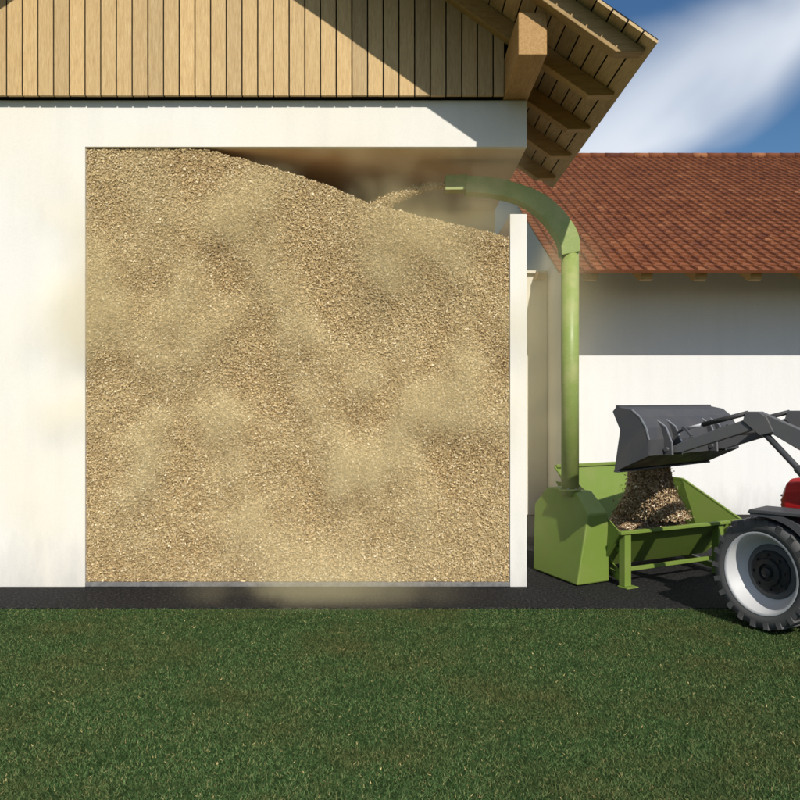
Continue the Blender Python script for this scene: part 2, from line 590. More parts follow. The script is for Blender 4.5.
# boarding on the rafters and roof covering above
for side in (1, -1):
    mb = MB()
    slope_len = (XE - XR) / cn
    d = 0.0
    while d < slope_len - 0.02:
        a, b = d + 0.008, min(d + 0.149, slope_len)
        def q(dist, up, yy):
            return (XR + side * (XE - XR - dist * cn) + side * up * sn, yy, ZE + dist * sn + up * cn)
        jit = rng.uniform(-0.006, 0.006)
        ya, yb = RY0 + jit, RY1 + jit
        mb.hexa([q(a, 0, ya), q(b, 0, ya), q(b, 0, yb), q(a, 0, yb), q(a, 0.024, ya), q(b, 0.024, ya), q(b, 0.024, yb), q(a, 0.024, yb)], rng.random())
        d += 0.156
    mb.build('roof_boarding', M['soffit'], barn)
    mb = MB()
    a, b = 0.02, slope_len
    mb.hexa([q(a, 0.011, RY0 + .012), q(b, 0.011, RY0 + .012), q(b, 0.011, RY1 - .03), q(a, 0.011, RY1 - .03), q(a, 0.05, RY0 + .03), q(b, 0.05, RY0 + .03), q(b, 0.05, RY1 - .03), q(a, 0.05, RY1 - .03)])
    mb.build('roof_underlay', M['dark'], barn)
    mb = MB()
    d = 0.07
    while d < slope_len - 0.05:
        e = min(d + 0.34, slope_len)
        yy = RY0 + 0.14
        while yy < RY1 - 0.2:
            mb.hexa([q(d, 0.075, yy), q(e, 0.055, yy), q(e, 0.055, yy + .24), q(d, 0.075, yy + .24), q(d, 0.092, yy), q(e, 0.07, yy), q(e, 0.07, yy + .24), q(d, 0.092, yy + .24)], rng.random())
            yy += 0.25
        d += 0.30
    mb.build('roof_tiles', M['tile'], barn)

# ------------------------------------------------------------------ the tiled farm building behind
FW = 12.55
EY, EZ = 11.20, 3.731
TF = 0.5
RR = 8.90
VX = 2.297
XF1 = 15.0
far = empty('tiled_farm_building', (8.5, 17, 0))
tag(far, 'long white farm building with red clay tiled roof behind the machines', 'building')
mb = MB(); mb.box(VX + 0.23, XF1 - 0.3, FW, FW + 0.35, 0, EZ + TF * (FW - EY) - 0.10)
mb.build('front_wall', M['plaster_far'], far, 0.006)
BY = EY + 2 * RR
zr = EZ + TF * RR
for xg in (VX + 0.105, XF1 - 0.6):
    mb = MB()
    mb.prism([(xg, EY + .18, 0), (xg, BY - 1.6, 0), (xg, BY - 1.6, EZ + TF * 1.6 - 0.05), (xg, EY + RR, zr - 0.05), (xg, EY + .18, EZ + TF * .18 - 0.05)], (0.12, 0, 0))
    mb.build('gable_wall', M['plaster_haze'], far)
mb = MB(); mb.box(VX + 0.23, XF1 - 0.62, BY - 1.6, BY - 1.3, 0, EZ + TF * 1.3 - 0.1)
mb.build('rear_wall', M['plaster_far'], far)
ta = math.atan(TF); ct, st_ = math.cos(ta), math.sin(ta)


def fq(xx, d, up, back=False):
    yy = EY + d * ct - up * st_
    if back: yy = 2 * (EY + RR) - yy
    return (xx, yy, EZ + d * st_ + up * ct)


for back in (False, True):
    sl = RR / ct
    mb = MB()
    mb.hexa([fq(VX, 0, 0, back), fq(XF1, 0, 0, back), fq(XF1, sl, 0, back), fq(VX, sl, 0, back), fq(VX, 0, .01, back), fq(XF1, 0, .01, back), fq(XF1, sl, .01, back), fq(VX, sl, .01, back)])
    roof = mb.build('roof_deck', M['soffit'], far)
    mb = MB()
    tw, ex = 0.185, 0.235
    nrow = int(sl / ex) + 1
    ncol = int((XF1 - VX) / tw)
    for r in range(nrow):
        d0 = r * ex - 0.02
        d1 = min(d0 + ex * 1.12, sl)
        if d1 <= d0: continue
        for c in range(ncol if not back else 1):
            xa = VX + c * tw
            xb = xa + tw - 0.006 if not back else XF1
            tn_ = float(np.clip(rng.normal(0.52, 0.13), 0, 1))
            j = rng.uniform(-0.004, 0.004); k2 = rng.uniform(-0.006, 0.006)
            lo, hi = 0.066 + j, 0.036
            w3 = (xb - xa) * 0.30
            # flat pan with a raised roll on its right side
            va = [fq(xa, d0 + k2, lo - .02), fq(xb - w3, d0 + k2, lo - .02), fq(xb - w3 * .7, d0 + k2, lo + .012), fq(xb - w3 * .2, d0 + k2, lo + .012), fq(xb, d0 + k2, lo - .012)]
            vb = [fq(xa, d1, hi - .02), fq(xb - w3, d1, hi - .02), fq(xb - w3 * .7, d1, hi + .012), fq(xb - w3 * .2, d1, hi + .012), fq(xb, d1, hi - .012)]
            if back:
                va = [fq(xa, d0, .04, True), fq(xb, d0, .04, True), fq(xb, d0, .05, True), fq(xb, d0, .06, True), fq(xa, d0, .06, True)]
                vb = [fq(xa, d1, .032, True), fq(xb, d1, .032, True), fq(xb, d1, .034, True), fq(xb, d1, .036, True), fq(xa, d1, .036, True)]
            vc = [(p[0], p[1] + .009 if not back else p[1], p[2] - .028) for p in va]      # front lip
            mb.faces(va + vb + vc, [(0, 1, 6, 5), (1, 2, 7, 6), (2, 3, 8, 7), (3, 4, 9, 8), (10, 11, 1, 0), (11, 12, 2, 1), (12, 13, 3, 2), (13, 14, 4, 3)], tn_)
    rt = mb.build('roof_tiles', M['tile'], far)
mb = MB()  # strip added to give the eave's shadow a straight edge
mb.hexa([fq(VX, -.036, .0), fq(XF1, -.036, .0), fq(XF1, .10, .002), fq(VX, .10, .002), fq(VX, -.036, .036), fq(XF1, -.036, .036), fq(XF1, .10, .009), fq(VX, .10, .009)])
mb.build('eave_shadow_strip', M['tile'], far)
mb = MB()
xx = VX
while xx < XF1:
    mb.tube((xx, EY + RR, zr + 0.03), (xx + 0.41, EY + RR, zr + 0.035), 0.11, 10, 0.10, rng.random())
    xx += 0.38
mb.build('ridge_cap', M['tile'], far)
# rafter ends under the eave
rx = [P(px, 275, EY + 0.1)[0] for px in (592, 647, 701.5, 757, 812, 868, 923)]
for xx in rx:
    mb = MB()
    mb.prism([(xx - .09, EY + .10, EZ + TF * .10 - .012), (xx - .09, EY + .13, EZ - .085), (xx - .09, EY + .19, EZ - .105), (xx - .09, FW - 0.004, EZ + TF * (FW - EY) - .22), (xx - .09, FW - 0.004, EZ + TF * (FW - EY) - .012)], (.18, 0, 0), rng.random())
    mb.build('rafter_end', M['rafter'], far, 0.004)

# haze-tinted wall joining the two buildings
jw = empty('connecting_wall', (1.6, 12.6, 0))
tag(jw, 'haze-tinted plastered wall behind the blower pipe joining the barn to the tiled building', 'wall')
mb = MB(); mb.box(0.6, VX + 0.100, FW + 0.004, FW + 0.30, 0, P(0, 274, FW)[2])
mb.build('wall_face', M['plaster_haze'], jw, 0.006)
mb = MB(); mb.box(0.6, VX + 0.100, FW - 0.06, FW + 0.36, P(0, 274, FW)[2] + 0.002, P(0, 271, FW)[2])
mb.build('coping', M['plaster_haze'], jw, 0.006)
xx = P(539, 275, FW)[0]
mb = MB(); mb.box(xx - .08, xx + .08, FW - 0.22, FW, P(0, 281, FW)[2], P(0, 274.3, FW)[2] - .004)
mb.build('beam_end', M['beam'], jw, 0.01)

# ------------------------------------------------------------------ wood chips
HX = [-3.146, -2.5, -1.95, -1.5, -1.1, -0.7, -0.40, -0.25, -0.05, 0.15, 0.40, 0.75, 1.096]
HZ = [4.385, 4.39, 4.385, 4.27, 4.15, 4.02, 3.88, 3.835, 3.785, 3.73, 3.67, 3.59, 3.505]


def heap_top(x):
    return np.interp(x, HX, HZ) + 0.004 * np.sin(np.asarray(x) * 23) + 0.003 * np.sin(np.asarray(x) * 51 + 1)


def chip_soup(pts, nrm, lmin, lmax, tilt, off):
    """pts (n,3), nrm (n,3) -> quads lying roughly on the surface"""
    n = len(pts)
    nn = nrm + rng.normal(0, tilt, (n, 3))
    nn /= np.linalg.norm(nn, axis=1, keepdims=True)
    a = np.cross(nn, rng.normal(0, 1, (n, 3)))
    a /= np.linalg.norm(a, axis=1, keepdims=True)
    b = np.cross(nn, a)
    L = (lmin + (lmax - lmin) * rng.random(n) ** 2)[:, None] / 2
    W = L * (0.35 + 0.4 * rng.random(n))[:, None]
    c = pts + nrm * (off * rng.random(n))[:, None]
    t1 = 0.55 + 0.45 * rng.random(n)[:, None]
    V = np.stack([c - a * L - b * W, c + a * L - b * W * t1, c + a * L * 0.9 + b * W * t1, c - a * L * t1 + b * W], 1)
    return V.reshape(-1, 3)


def chip_tints(n):
    t = np.clip(rng.normal(0.44, 0.25, n), 0, 0.9)
    k = rng.random(n) < 0.065
    t[k] = 0.9 + 0.1 * rng.random(k.sum())
    return t


FY = WY + 0.035
# body of the heap: front face and a sloping top
mb = MB()
xs = np.linspace(HX[0], HX[-1], 120)
ht = heap_top(xs) - 0.012
rows = [(FY, 0.0), (FY + 0.5, -0.02), (FY + 1.2, -0.05), (BK - 0.01, -0.10)]
nx = len(xs)
vv, ff = [], []
for i in range(nx): vv.append((xs[i], FY, 0.047))
for (yy, dz) in rows:
    for i in range(nx): vv.append((xs[i], yy, ht[i] + dz))
for r in range(len(rows)):
    for i in range(nx - 1):
        a = r * nx + i
        ff.append((a, a + 1, a + 1 + nx, a + nx))
mb.faces(vv, ff, 0.25)
n = 360000
px = HX[0] + (HX[-1] - HX[0]) * rng.random(n)
pz = 0.05 + (heap_top(px) - 0.05) * rng.random(n)
pts = np.stack([px, np.full(n, FY), pz], 1)
Q = chip_soup(pts, np.tile([0, -1.0, 0], (n, 1)), 0.007, 0.026, 0.48, 0.018)
n2 = 26000                                            # along the crest
px = HX[0] + (HX[-1] - HX[0]) * rng.random(n2)
yy = FY + 1.5 * rng.random(n2) ** 2
pts = np.stack([px, yy, heap_top(px) - 0.012 - 0.042 * (yy - FY)], 1)
Q2 = chip_soup(pts, np.tile([0, -0.3, 0.95], (n2, 1)), 0.007, 0.026, 0.35, 0.006)
base = np.array([vv[i] for f in ff for i in f])
allv = np.concatenate([base, Q, Q2])
ncl = [HX[0] + 0.004, FY - 0.027, 0.047]
allv[:, 0] = np.clip(allv[:, 0], HX[0], HX[-1])
allv[:, 2] = np.clip(allv[:, 2], 0.047, 4.396)
tts = np.concatenate([np.full(len(ff), 0.25), chip_tints(n), chip_tints(n2)])
hp = np_mesh('wood_chip_heap', allv, 4, tts, M['chips'], (-1.0, FY, 0.045))
tag(hp, 'towering heap of tan wood chips filling the open bay of the barn', 'wood chips')

# ------------------------------------------------------------------ the blower with its hopper
U = Vector((0.883, 0.469, 0)); Vv = Vector((-0.469, 0.883, 0))
blower = empty('wood_chip_blower', (2.2, 8.3, 0))
tag(blower, 'green wood chip blower with tall curved pipe and loading hopper beside the barn', 'blower')
# housing: leaning profile swept along U
Bc = Vector((1.77, 7.70, 0)); Bl = Vector((1.463, 8.47, 0))
Tc = Vector((1.896, 7.767, 0.70)); Tl = Vector((1.50, 8.50, 0.71))
R2 = Vector((*P(575.5, 493, 7.97)[:2], 0.912)); L2 = Vector((*P(547, 488, 8.36)[:2], 0.917))
front = [Bc, Tc, R2, L2, Tl, Bl]
pn = (Tc - Bc).cross(Bl - Bc).normalized()
def on_face(px, py):
    d = Vector(P(px, py, 1.0)) - Vector((0, 0, CAMZ))
    o = Vector((0, 0, CAMZ))
    return o + d * ((Bc - o).dot(pn) / d.dot(pn))
front = [Bc, Tc, on_face(575.5, 493), on_face(547, 488), on_face(534.5, 505), Bl]
Bc, Tc, R2, L2, Tl, Bl = front
wb = 0.43
backp = [Bc + U * wb, Tc + U * (wb - 0.16), R2 + U * (wb - 0.16), L2 + U * (wb - 0.16), Tl + U * (wb - 0.10), Bl + U * wb]
pn2 = (backp[1] - backp[0]).cross(backp[5] - backp[0]).normalized()
backp = [p - pn2 * ((p - backp[0]).dot(pn2)) for p in backp]
mb = MB()
v = front + backp
nf = 6
fs = [tuple(range(nf - 1, -1, -1)), tuple(range(nf, 2 * nf))] + [(i, (i + 1) % nf, nf + (i + 1) % nf, nf + i) for i in range(nf)]
mb.faces(v, fs)
for i in range(len(mb.v)):
    mb.v[i] = (mb.v[i][0], mb.v[i][1], mb.v[i][2] + 0.012)
hs_ = mb.build('housing', M['green'], blower, 0.014)
# upright pipe
PX, PY = 1.80, 8.15
mb = MB(); mb.tube((PX, PY, 0.86), (PX, PY, 3.47), 0.093, 36)
mb.build('upright_pipe', M['pipe'], blower)
mb = MB(); mb.lathe([(0.095, 0), (0.118, 0), (0.118, 0.02), (0.095, 0.02)], (PX, PY, 0.917), (0, 0, 1), 36, smooth=False)
mb.build('pipe_flange', M['pipe'], blower)
for k in range(8):
    t0 = 2 * math.pi * (k + .5) / 8
    bx, by = PX + .107 * math.cos(t0), PY + .107 * math.sin(t0)
    mb = MB(); mb.tube((bx, by, .936), (bx, by, .950), .009, 6)
    mb.build('bolt', M['edge'], blower)
# curved square duct
outer = [(580.3, 251), (580, 240), (577, 230), (571.5, 220.5), (565, 211.5), (558, 204.5), (549, 197), (538, 190.5), (524, 185), (503, 179), (482, 176), (466, 175.7)]
inner = [(562, 255), (561, 246), (558, 238), (553, 230), (547.5, 222.5), (541, 215.5), (532, 208), (521.5, 202), (508, 197.3), (487, 193.3), (474, 192.5), (466, 192.5)]
hw = 0.095
def smooth_line(p, k=4):
    p = np.array(p, float); q = []
    for i in range(len(p) - 1):
        a, b, c, d = p[max(i - 1, 0)], p[i], p[i + 1], p[min(i + 2, len(p) - 1)]
        for t in np.arange(k) / k:
            q.append(.5 * ((2 * b) + (c - a) * t + (2 * a - 5 * b + 4 * c - d) * t * t + (3 * b - a - 3 * c + d) * t ** 3))
    q.append(p[-1])
    return q
outer, inner = smooth_line(outer), smooth_line(inner)
mb = MB()
of = [P(a, b, PY - hw) for a, b in outer]; inn = [P(a, b, PY - hw) for a, b in inner]
ob = [(p[0], PY + hw, p[2]) for p in of]; ib = [(p[0], PY + hw, p[2]) for p in inn]
n_ = len(of)
fs = []
for i in range(n_ - 1):
    j = i + 1
    fs += [(i, j, n_ + j, n_ + i), (2 * n_ + i, 3 * n_ + i, 3 * n_ + j, 2 * n_ + j), (i, 2 * n_ + i, 2 * n_ + j, j), (n_ + i, n_ + j, 3 * n_ + j, 3 * n_ + i)]
fs += [(0, n_, 3 * n_, 2 * n_), (n_ - 1, 3 * n_ - 1, 4 * n_ - 1, 2 * n_ - 1)]
mb.faces(of + inn + ob + ib, fs)
el = mb.build('curved_duct', M['pipe'], blower, 0.006)
a0, a1 = P(467, 176.7, PY), P(467, 191.5, PY)
b0, b1 = P(445, 177.3, PY), P(445, 191.5, PY)
mb = MB()
hz_ = 0.083
e = 0.008
ring = lambda x, z1, z0, hh: [(x, PY - hh, z0), (x, PY + hh, z0), (x, PY + hh, z1), (x, PY - hh, z1)]
A = ring(a0[0], a0[2], a1[2], hz_); B = ring(b0[0], b0[2], b1[2], hz_ - 0.006)
A2 = ring(a0[0], a0[2] - e, a1[2] + e, hz_ - e); B2 = ring(b0[0], b0[2] - e, b1[2] + e, hz_ - 0.006 - e)
vs = A + B + A2 + B2
fs = []
for k in range(4):
    j = (k + 1) % 4
    fs += [(k, j, 4 + j, 4 + k), (8 + k, 12 + k, 12 + j, 8 + j), (4 + k, 4 + j, 12 + j, 12 + k)]
mb.faces(vs, fs)
mb.build('outlet_nozzle', M['pipe'], blower)

# hopper
zf = 0.55
R0 = Vector((2.185, 7.63, zf)); R1 = Vector((3.55, 8.33, zf))
B0 = Vector((1.83, 9.0, 1.085)); B1 = Vector((3.19, 9.73, 1.085))
S1 = Vector((3.39, 9.23, 0.92)); E1 = Vector((3.74, 8.42, zf))
S0 = Vector((2.02, 8.60, 0.92)); E0 = R0.copy()
f0 = R0 + U * .08 + Vv * .36 + Vector((0, 0, .15 - zf)); f1 = R1 + U * .06 + Vv * .36 + Vector((0, 0, .15 - zf)); g0 = Vector((2.20, 8.80, 0.15)); g1 = Vector((3.26, 9.42, 0.15))
th_ = 0.012


def plate(mb, pts, nrm_hint=None, t=0.012):
    p = [Vector(a) for a in pts]
    nn = (p[1] - p[0]).cross(p[-1] - p[0]).normalized()
    mb.prism(p, nn * t)


mb = MB(); plate(mb, [R0, R1, f1, f0]); hop_f = mb.build('hopper_front', M['green'], blower)
mb = MB(); plate(mb, [B0, B1, g1, g0]); mb.build('hopper_back', M['green'], blower)
mb = MB(); Bs1 = Vector((B1.x, B1.y, 0.92)); plate(mb, [E1, S1, Bs1, g1, f1]); mb.build('hopper_side', M['green'], blower)
mb = MB(); Bs0 = Vector((B0.x, B0.y, 0.92)); plate(mb, [R0 + Vector((.01, .02, 0)), S0, Bs0, g0, f0]); mb.build('hopper_side', M['green'], blower)
mb = MB(); plate(mb, [f0, f1, g1, g0]); mb.build('hopper_floor', M['green'], blower)
mb = MB()
mb.bar(R0 - U * 0.01, R1 + U * 0.02, 0.05, 0.035)
mb.build('hopper_rim', M['green'], blower, 0.006)
mb = MB()
mb.bar(B0 - U * 0.01 + Vector((0, 0, .012)), B1 + Vector((0, 0, .012)), 0.05, 0.035)
mb.build('hopper_rim', M['green'], blower, 0.006)
mb = MB(); mb.bar(E1, S1, 0.03, 0.03); mb.bar(S1, Bs1, 0.03, 0.03)
mb.build('hopper_rim', M['green'], blower, 0.004)
mb = MB()
mb.bar(B0 + Vector((-.02, 0, 0)), Vector((*P(566, 481, 8.85)[:2], 0.93)), 0.02, 0.02)
mb.build('hopper_rim', M['green'], blower, 0.004)
# end bracket where front rim meets the sloping side
mb = MB()
mb.prism([E1 + Vector((.01, -.03, -.06)), R1 + Vector((.03, -.03, -.06)), R1 + Vector((.03, -.03, .025)), E1 + Vector((.01, -.03, .02))], Vv * 0.05)
mb.build('corner_bracket', M['green'], blower, 0.005)
# legs and lower frame
LP = [R0 * 1.0 + U * .09 + Vv * .03 - Vector((0, 0, zf)), R1 - U * .10 + Vv * .05 - Vector((0, 0, zf)), Vector((2.12, 8.95, 0)), Vector((3.22, 9.52, 0))]
tops = [0.535, 0.535, 0.80, 0.80]
for p, tz in zip(LP, tops):
    mb = MB()
    mb.bar(p + Vector((0, 0, 0.012)), p + Vector((0, 0, tz)), 0.085, 0.085, up=U)
    leg = mb.build('leg', M['green'], blower, 0.006)
    mb = MB()
    c = p - Vv * 0.02 + U * 0.02
    mb.prism([c - U * .075 - Vv * .07, c + U * .075 - Vv * .07, c + U * .075 + Vv * .07, c - U * .075 + Vv * .07], (0, 0, 0.011))
    mb.build('foot_plate', M['green'], leg, 0.003)
mb = MB()
mb.bar(LP[0] + Vector((0, 0, .07)), LP[2] + Vector((0, 0, .07)), .05, .06)
mb.bar(LP[1] + Vector((0, 0, .07)), LP[3] + Vector((0, 0, .07)), .05, .06)
mb.bar(LP[0] + Vector((0, 0, .16)) + Vv * .05, LP[1] + Vector((0, 0, .16)) + Vv * .05, .03, .04)
mb.bar(LP[0] + Vector((0, 0, .36)) - U * .02, LP[2] + Vector((0, 0, .36)) - U * .02, .03, .05)
mb.bar(LP[0] + Vector((0, 0, .08)), LP[2] + Vector((0, 0, .36)), .03, .03)
mb.build('lower_frame', M['green'], blower, 0.004)
# auger trough and gearbox between housing and hopper
mb = MB()
mb.tube(f0 + Vv * .30 - U * .05 + Vector((0, 0, .0)), Bl * .5 + Bc * .5 + U * .36 + Vector((0, 0, .20)), 0.11, 24)
mb.build('auger_tube', M['steel_dark'], blower)
mb = MB()
c = Bc + U * .50 + Vv * .22
mb.box(c.x - .04, c.x + .05, c.y - .08, c.y + .1, .20, .33)
mb.tube((c.x - .06, c.y - .1, .26), (c.x + .06, c.y - .1, .26), .045, 18)
mb.build('gearbox', M['steel_dark'], blower, 0.008)

# ------------------------------------------------------------------ flying chips from the nozzle into the heap
def spray(name, path, rad, n, lmin, lmax, mat, core=True, tdark=0.2, squash=(1, 1, 1)):
    """path: list of points, rad: radius at each; chips fill the curved jet"""
    path = np.array(path); rad = np.array(rad)
    k = rng.random(n) * (len(path) - 1)
    i = np.minimum(k.astype(int), len(path) - 2)
    f = (k - i)[:, None]
    c = path[i] * (1 - f) + path[i + 1] * f
    r = rad[i] * (1 - f[:, 0]) + rad[i + 1] * f[:, 0]
    d = rng.normal(0, 1, (n, 3)); d /= np.linalg.norm(d, axis=1, keepdims=True)
    rr = r * (0.55 + 0.5 * rng.random(n))
    pts = c + d * rr[:, None] * np.array(squash)
    Q = chip_soup(pts, d, lmin, lmax, 0.5, 0.012)
    t = chip_tints(n)
    return Q, t


path = []
for s in np.linspace(0, 1, 12):
    X = 0.50 - 0.95 * s
    Z = P(0, 185.0, PY)[2] - 0.02 * s - 0.37 * s * s
    path.append((X, PY, Z))
rad = 0.030 + 0.085 * np.linspace(0, 1, 12) ** 1.6
Q, t = spray('', path, rad, 16000, 0.006, 0.022, None)
st = np_mesh('wood_chip_jet', Q, 4, t, M['chips'], tuple(path[0]))
tag(st, 'arcing jet of wood chips blown from the green nozzle onto the heap', 'wood chips')

# ------------------------------------------------------------------ tractor with front loader
A_ = Vector((0.75, 0.66, 0)).normalized(); H_ = Vector((-0.66, 0.75, 0)).normalized()
C0 = Vector((3.38, 6.62, 0))


def T(s, l, z):
    return C0 + H_ * s - A_ * l + Vector((0, 0, z))


trac = empty('tractor', tuple(T(-1.0, 0, 0)))
tag(trac, 'red tractor with grey front loader tipping its bucket over the green hopper', 'tractor')
BS = 0.10     # bucket pushed a little forward


def wheel(s, l, r, wdt, rim_r, steer_parent, name='wheel', nl=22, steer=0.0):
    side = 1 if l > 0 else -1
    c = T(s, l, r + 0.003)
    ax = -A_ * side                      # outward
    ax.rotate(__import__('mathutils').Euler((0, 0, -steer)))
    wroot = empty(name, tuple(c))
    wroot.parent = steer_parent
    wroot.location = Vector(c) - Vector(WL[steer_parent])
    w2 = wdt / 2
    mb = MB()
    hs = r - rim_r
    prof = [(rim_r, -w2 * .86), (rim_r + hs * .35, -w2 * 1.0), (rim_r + hs * .78, -w2 * .96), (r - .020, -w2 * .80), (r - .018, -w2 * .4), (r - .017, 0), (r - .018, w2 * .4), (r - .020, w2 * .80), (rim_r + hs * .78, w2 * .96), (rim_r + hs * .35, w2 * 1.0), (rim_r + .012, w2 * .90), (rim_r, w2 * .84), (rim_r, -w2 * .86)]
    mb.lathe(prof, c, ax, 64)
    a = ax.orthogonal().normalized(); b = ax.cross(a)
    for k in range(nl):
        for sd in (1, -1):
            t0 = 2 * math.pi * (k + (0.5 if sd > 0 else 0)) / nl
            # chevron lug from shoulder to centre
            def pnt(ang, rr, off):
                return c + (a * math.cos(ang) + b * math.sin(ang)) * rr + ax * off
            dth = 0.20; lw = 0.058
            i0, i1 = t0, t0 + dth * sd * 0 + dth
            rt, rb = r, r - .045
            sh = w2 * sd
            mb.hexa([pnt(i0 - lw, rb - .022, sh * 1.0), pnt(i0 + lw, rb - .022, sh * 1.0), pnt(i1 + lw * .7, rb, sh * .04), pnt(i1 - lw * .7, rb, sh * .04),
                     pnt(i0 - lw * .8, rt - .012, sh * 1.02), pnt(i0 + lw * .8, rt - .012, sh * 1.02), pnt(i1 + lw * .5, rt, sh * .04), pnt(i1 - lw * .5, rt, sh * .04)])
            # lug shoulder down the sidewall
            mb.hexa([pnt(i0 - lw * .9, rim_r + hs * .62, sh * 1.0), pnt(i0 + lw * .9, rim_r + hs * .62, sh * 1.0), pnt(i0 + lw * .9, rim_r + hs * .62, sh * .9), pnt(i0 - lw * .9, rim_r + hs * .62, sh * .9),
                     pnt(i0 - lw * .8, rt - .014, sh * 1.03), pnt(i0 + lw * .8, rt - .014, sh * 1.03), pnt(i0 + lw * .8, rt - .014, sh * .8), pnt(i0 - lw * .8, rt - .014, sh * .8)])
    mb.build('tyre', M['rubber'], wroot, label=None)
    mb = MB()
    mb.lathe([(rim_r + .012, w2 * .93), (rim_r - .004, w2 * .95), (rim_r - .014, w2 * .86), (rim_r - .045, w2 * .10), (rim_r - .085, -w2 * .35), (rim_r * .68, -w2 * .40)], c, ax, 48)
    mb.build('rim', M['rim'], wroot)
    mb = MB()
    mb.lathe([(rim_r * .69, -w2 * .44), (rim_r * .69, -w2 * .34), (rim_r * .66, -w2 * .28), (rim_r * .52, -w2 * .24), (0.02, -w2 * .24)], c, ax, 48)
    mb.build('wheel_disc', M['disc'], wroot)
    mb = MB()
    mb.lathe([(rim_r * .55, -w2 * .245), (rim_r * .55, -w2 * .12), (rim_r * .50, w2 * .0), (rim_r * .36, w2 * .02), (rim_r * .34, w2 * .22), (rim_r * .22, w2 * .26), (rim_r * .20, w2 * .10), (rim_r * .13, w2 * .10), (rim_r * .12, w2 * .34), (rim_r * .07, w2 * .44), (0.001, w2 * .46)], c, ax, 12, smooth=False)
    for k in range(8):
        t0 = 2 * math.pi * k / 8
        pp = c + (a * math.cos(t0) + b * math.sin(t0)) * rim_r * .43 + ax * 0
        mb.tube(pp, pp + ax * (w2 * .16), .012, 6)
    mb.build('hub', M['black'], wroot)
    return wroot


wheel(0.0, 0.48, 0.458, 0.25, 0.325, trac, steer=math.radians(12))
wheel(0.0, -0.48, 0.458, 0.25, 0.325, trac, steer=math.radians(12))
wheel(-1.75, 0.62, 0.66, 0.38, 0.40, trac)
wheel(-1.75, -0.62, 0.66, 0.38, 0.40, trac)
# chassis
mb = MB()
mb.hexa([T(.30, .16, .42), T(.30, -.16, .42), T(-1.9, -.2, .42), T(-1.9, .2, .42), T(.30, .16, .80), T(.30, -.16, .80), T(-1.9, -.2, .80), T(-1.9, .2, .80)])
mb.bar(T(0, .38, .46), T(0, -.38, .46), .14, .14)
mb.bar(T(-1.75, .5, .66), T(-1.75, -.5, .66), .2, .2)
mb.build('chassis', M['steel_dark'], trac, 0.01)
mb = MB()
mb.hexa([T(.46, .23, .55), T(.46, -.23, .55), T(.31, -.25, .50), T(.31, .25, .50), T(.44, .23, .80), T(.44, -.23, .80), T(.31, -.25, .83), T(.31, .25, .83)])
mb.build('front_weight', M['steel_dark'], trac, 0.015)
# hood
mb = MB()
sec = []
for (s, top, hwid, low) in ((.02, 1.13, .20, .84), (-.03, 1.205, .25, .83), (-.35, 1.26, .285, .83), (-1.02, 1.32, .30, .83)):
    sec.append([T(s, hwid, low), T(s, hwid, top - .11), T(s, hwid - .05, top - .03), T(s, hwid - .14, top), T(s, -hwid + .14, top), T(s, -hwid + .05, top - .03), T(s, -hwid, top - .11), T(s, -hwid, low)])
vs = [p for c in sec for p in c]
fs = []
for i in range(3):
    for k in range(8):
        j = (k + 1) % 8
        fs.append((i * 8 + k, i * 8 + j, (i + 1) * 8 + j, (i + 1) * 8 + k))
fs += [tuple(range(8)), tuple(range(24, 32))]
mb.faces(vs, fs)
mb.build('hood', M['red'], trac, 0.012)
mb = MB()
for k in range(6):
    z = .86 + k * .04
    mb.bar(T(.032, .16, z), T(.032, -.16, z), .012, .016)
mb.build('grille', M['black'], trac)
for l in (.11, -.11):
    mb = MB(); mb.tube(T(-.02, l, 1.06), T(.026, l, 1.055), .03, 18)
    mb.build('headlight', M['edge'], trac)
# fenders
def fender(s, l, r, wdt, a0, a1, n=14, th=.02):
    mb = MB()
    vs, fs = [], []
    for i in range(n + 1):
        ang = math.radians(a0 + (a1 - a0) * i / n)
        for (rr, ll) in ((r, l - wdt / 2), (r, l + wdt / 2), (r + th, l + wdt / 2), (r + th, l - wdt / 2)):
            vs.append(T(s + rr * math.cos(ang), ll, .458 + rr * math.sin(ang)))
    for i in range(n):
        for k in range(4):
            j = (k + 1) % 4
            fs.append((i * 4 + k, i * 4 + j, (i + 1) * 4 + j, (i + 1) * 4 + k))
    fs += [(0, 1, 2, 3), tuple(n * 4 + k for k in (3, 2, 1, 0))]
    mb.faces(vs, fs)
    # outer skirt
    return mb


for sd in (1, -1):
    mb = fender(-.02, sd * .50, .50, .30, 78, 165)
    # down-turned outer lip
    n = 14
    for i in range(n):
        aa, ab = math.radians(78 + 87 * i / n), math.radians(78 + 87 * (i + 1) / n)
        l0 = sd * .652
        mb.quad([T(-.02 + .43 * math.cos(aa), l0, .458 + .455 * math.sin(aa) + .02), T(-.02 + .43 * math.cos(ab), l0, .458 + .455 * math.sin(ab) + .02), T(-.02 + .52 * math.cos(ab), l0, .458 + .52 * math.sin(ab)), T(-.02 + .52 * math.cos(aa), l0, .458 + .52 * math.sin(aa))])
    mb.build('fender', M['steel'], trac, recalc=False)
mb = MB()
mb.hexa([T(.10, .66, .955), T(.10, .34, .955), T(-.5, .34, .965), T(-.5, .66, .965), T(.08, .66, .985), T(.08, .34, .985), T(-.5, .34, .995), T(-.5, .66, .995)])
mb.build('step_plate', M['steel'], trac, 0.006)
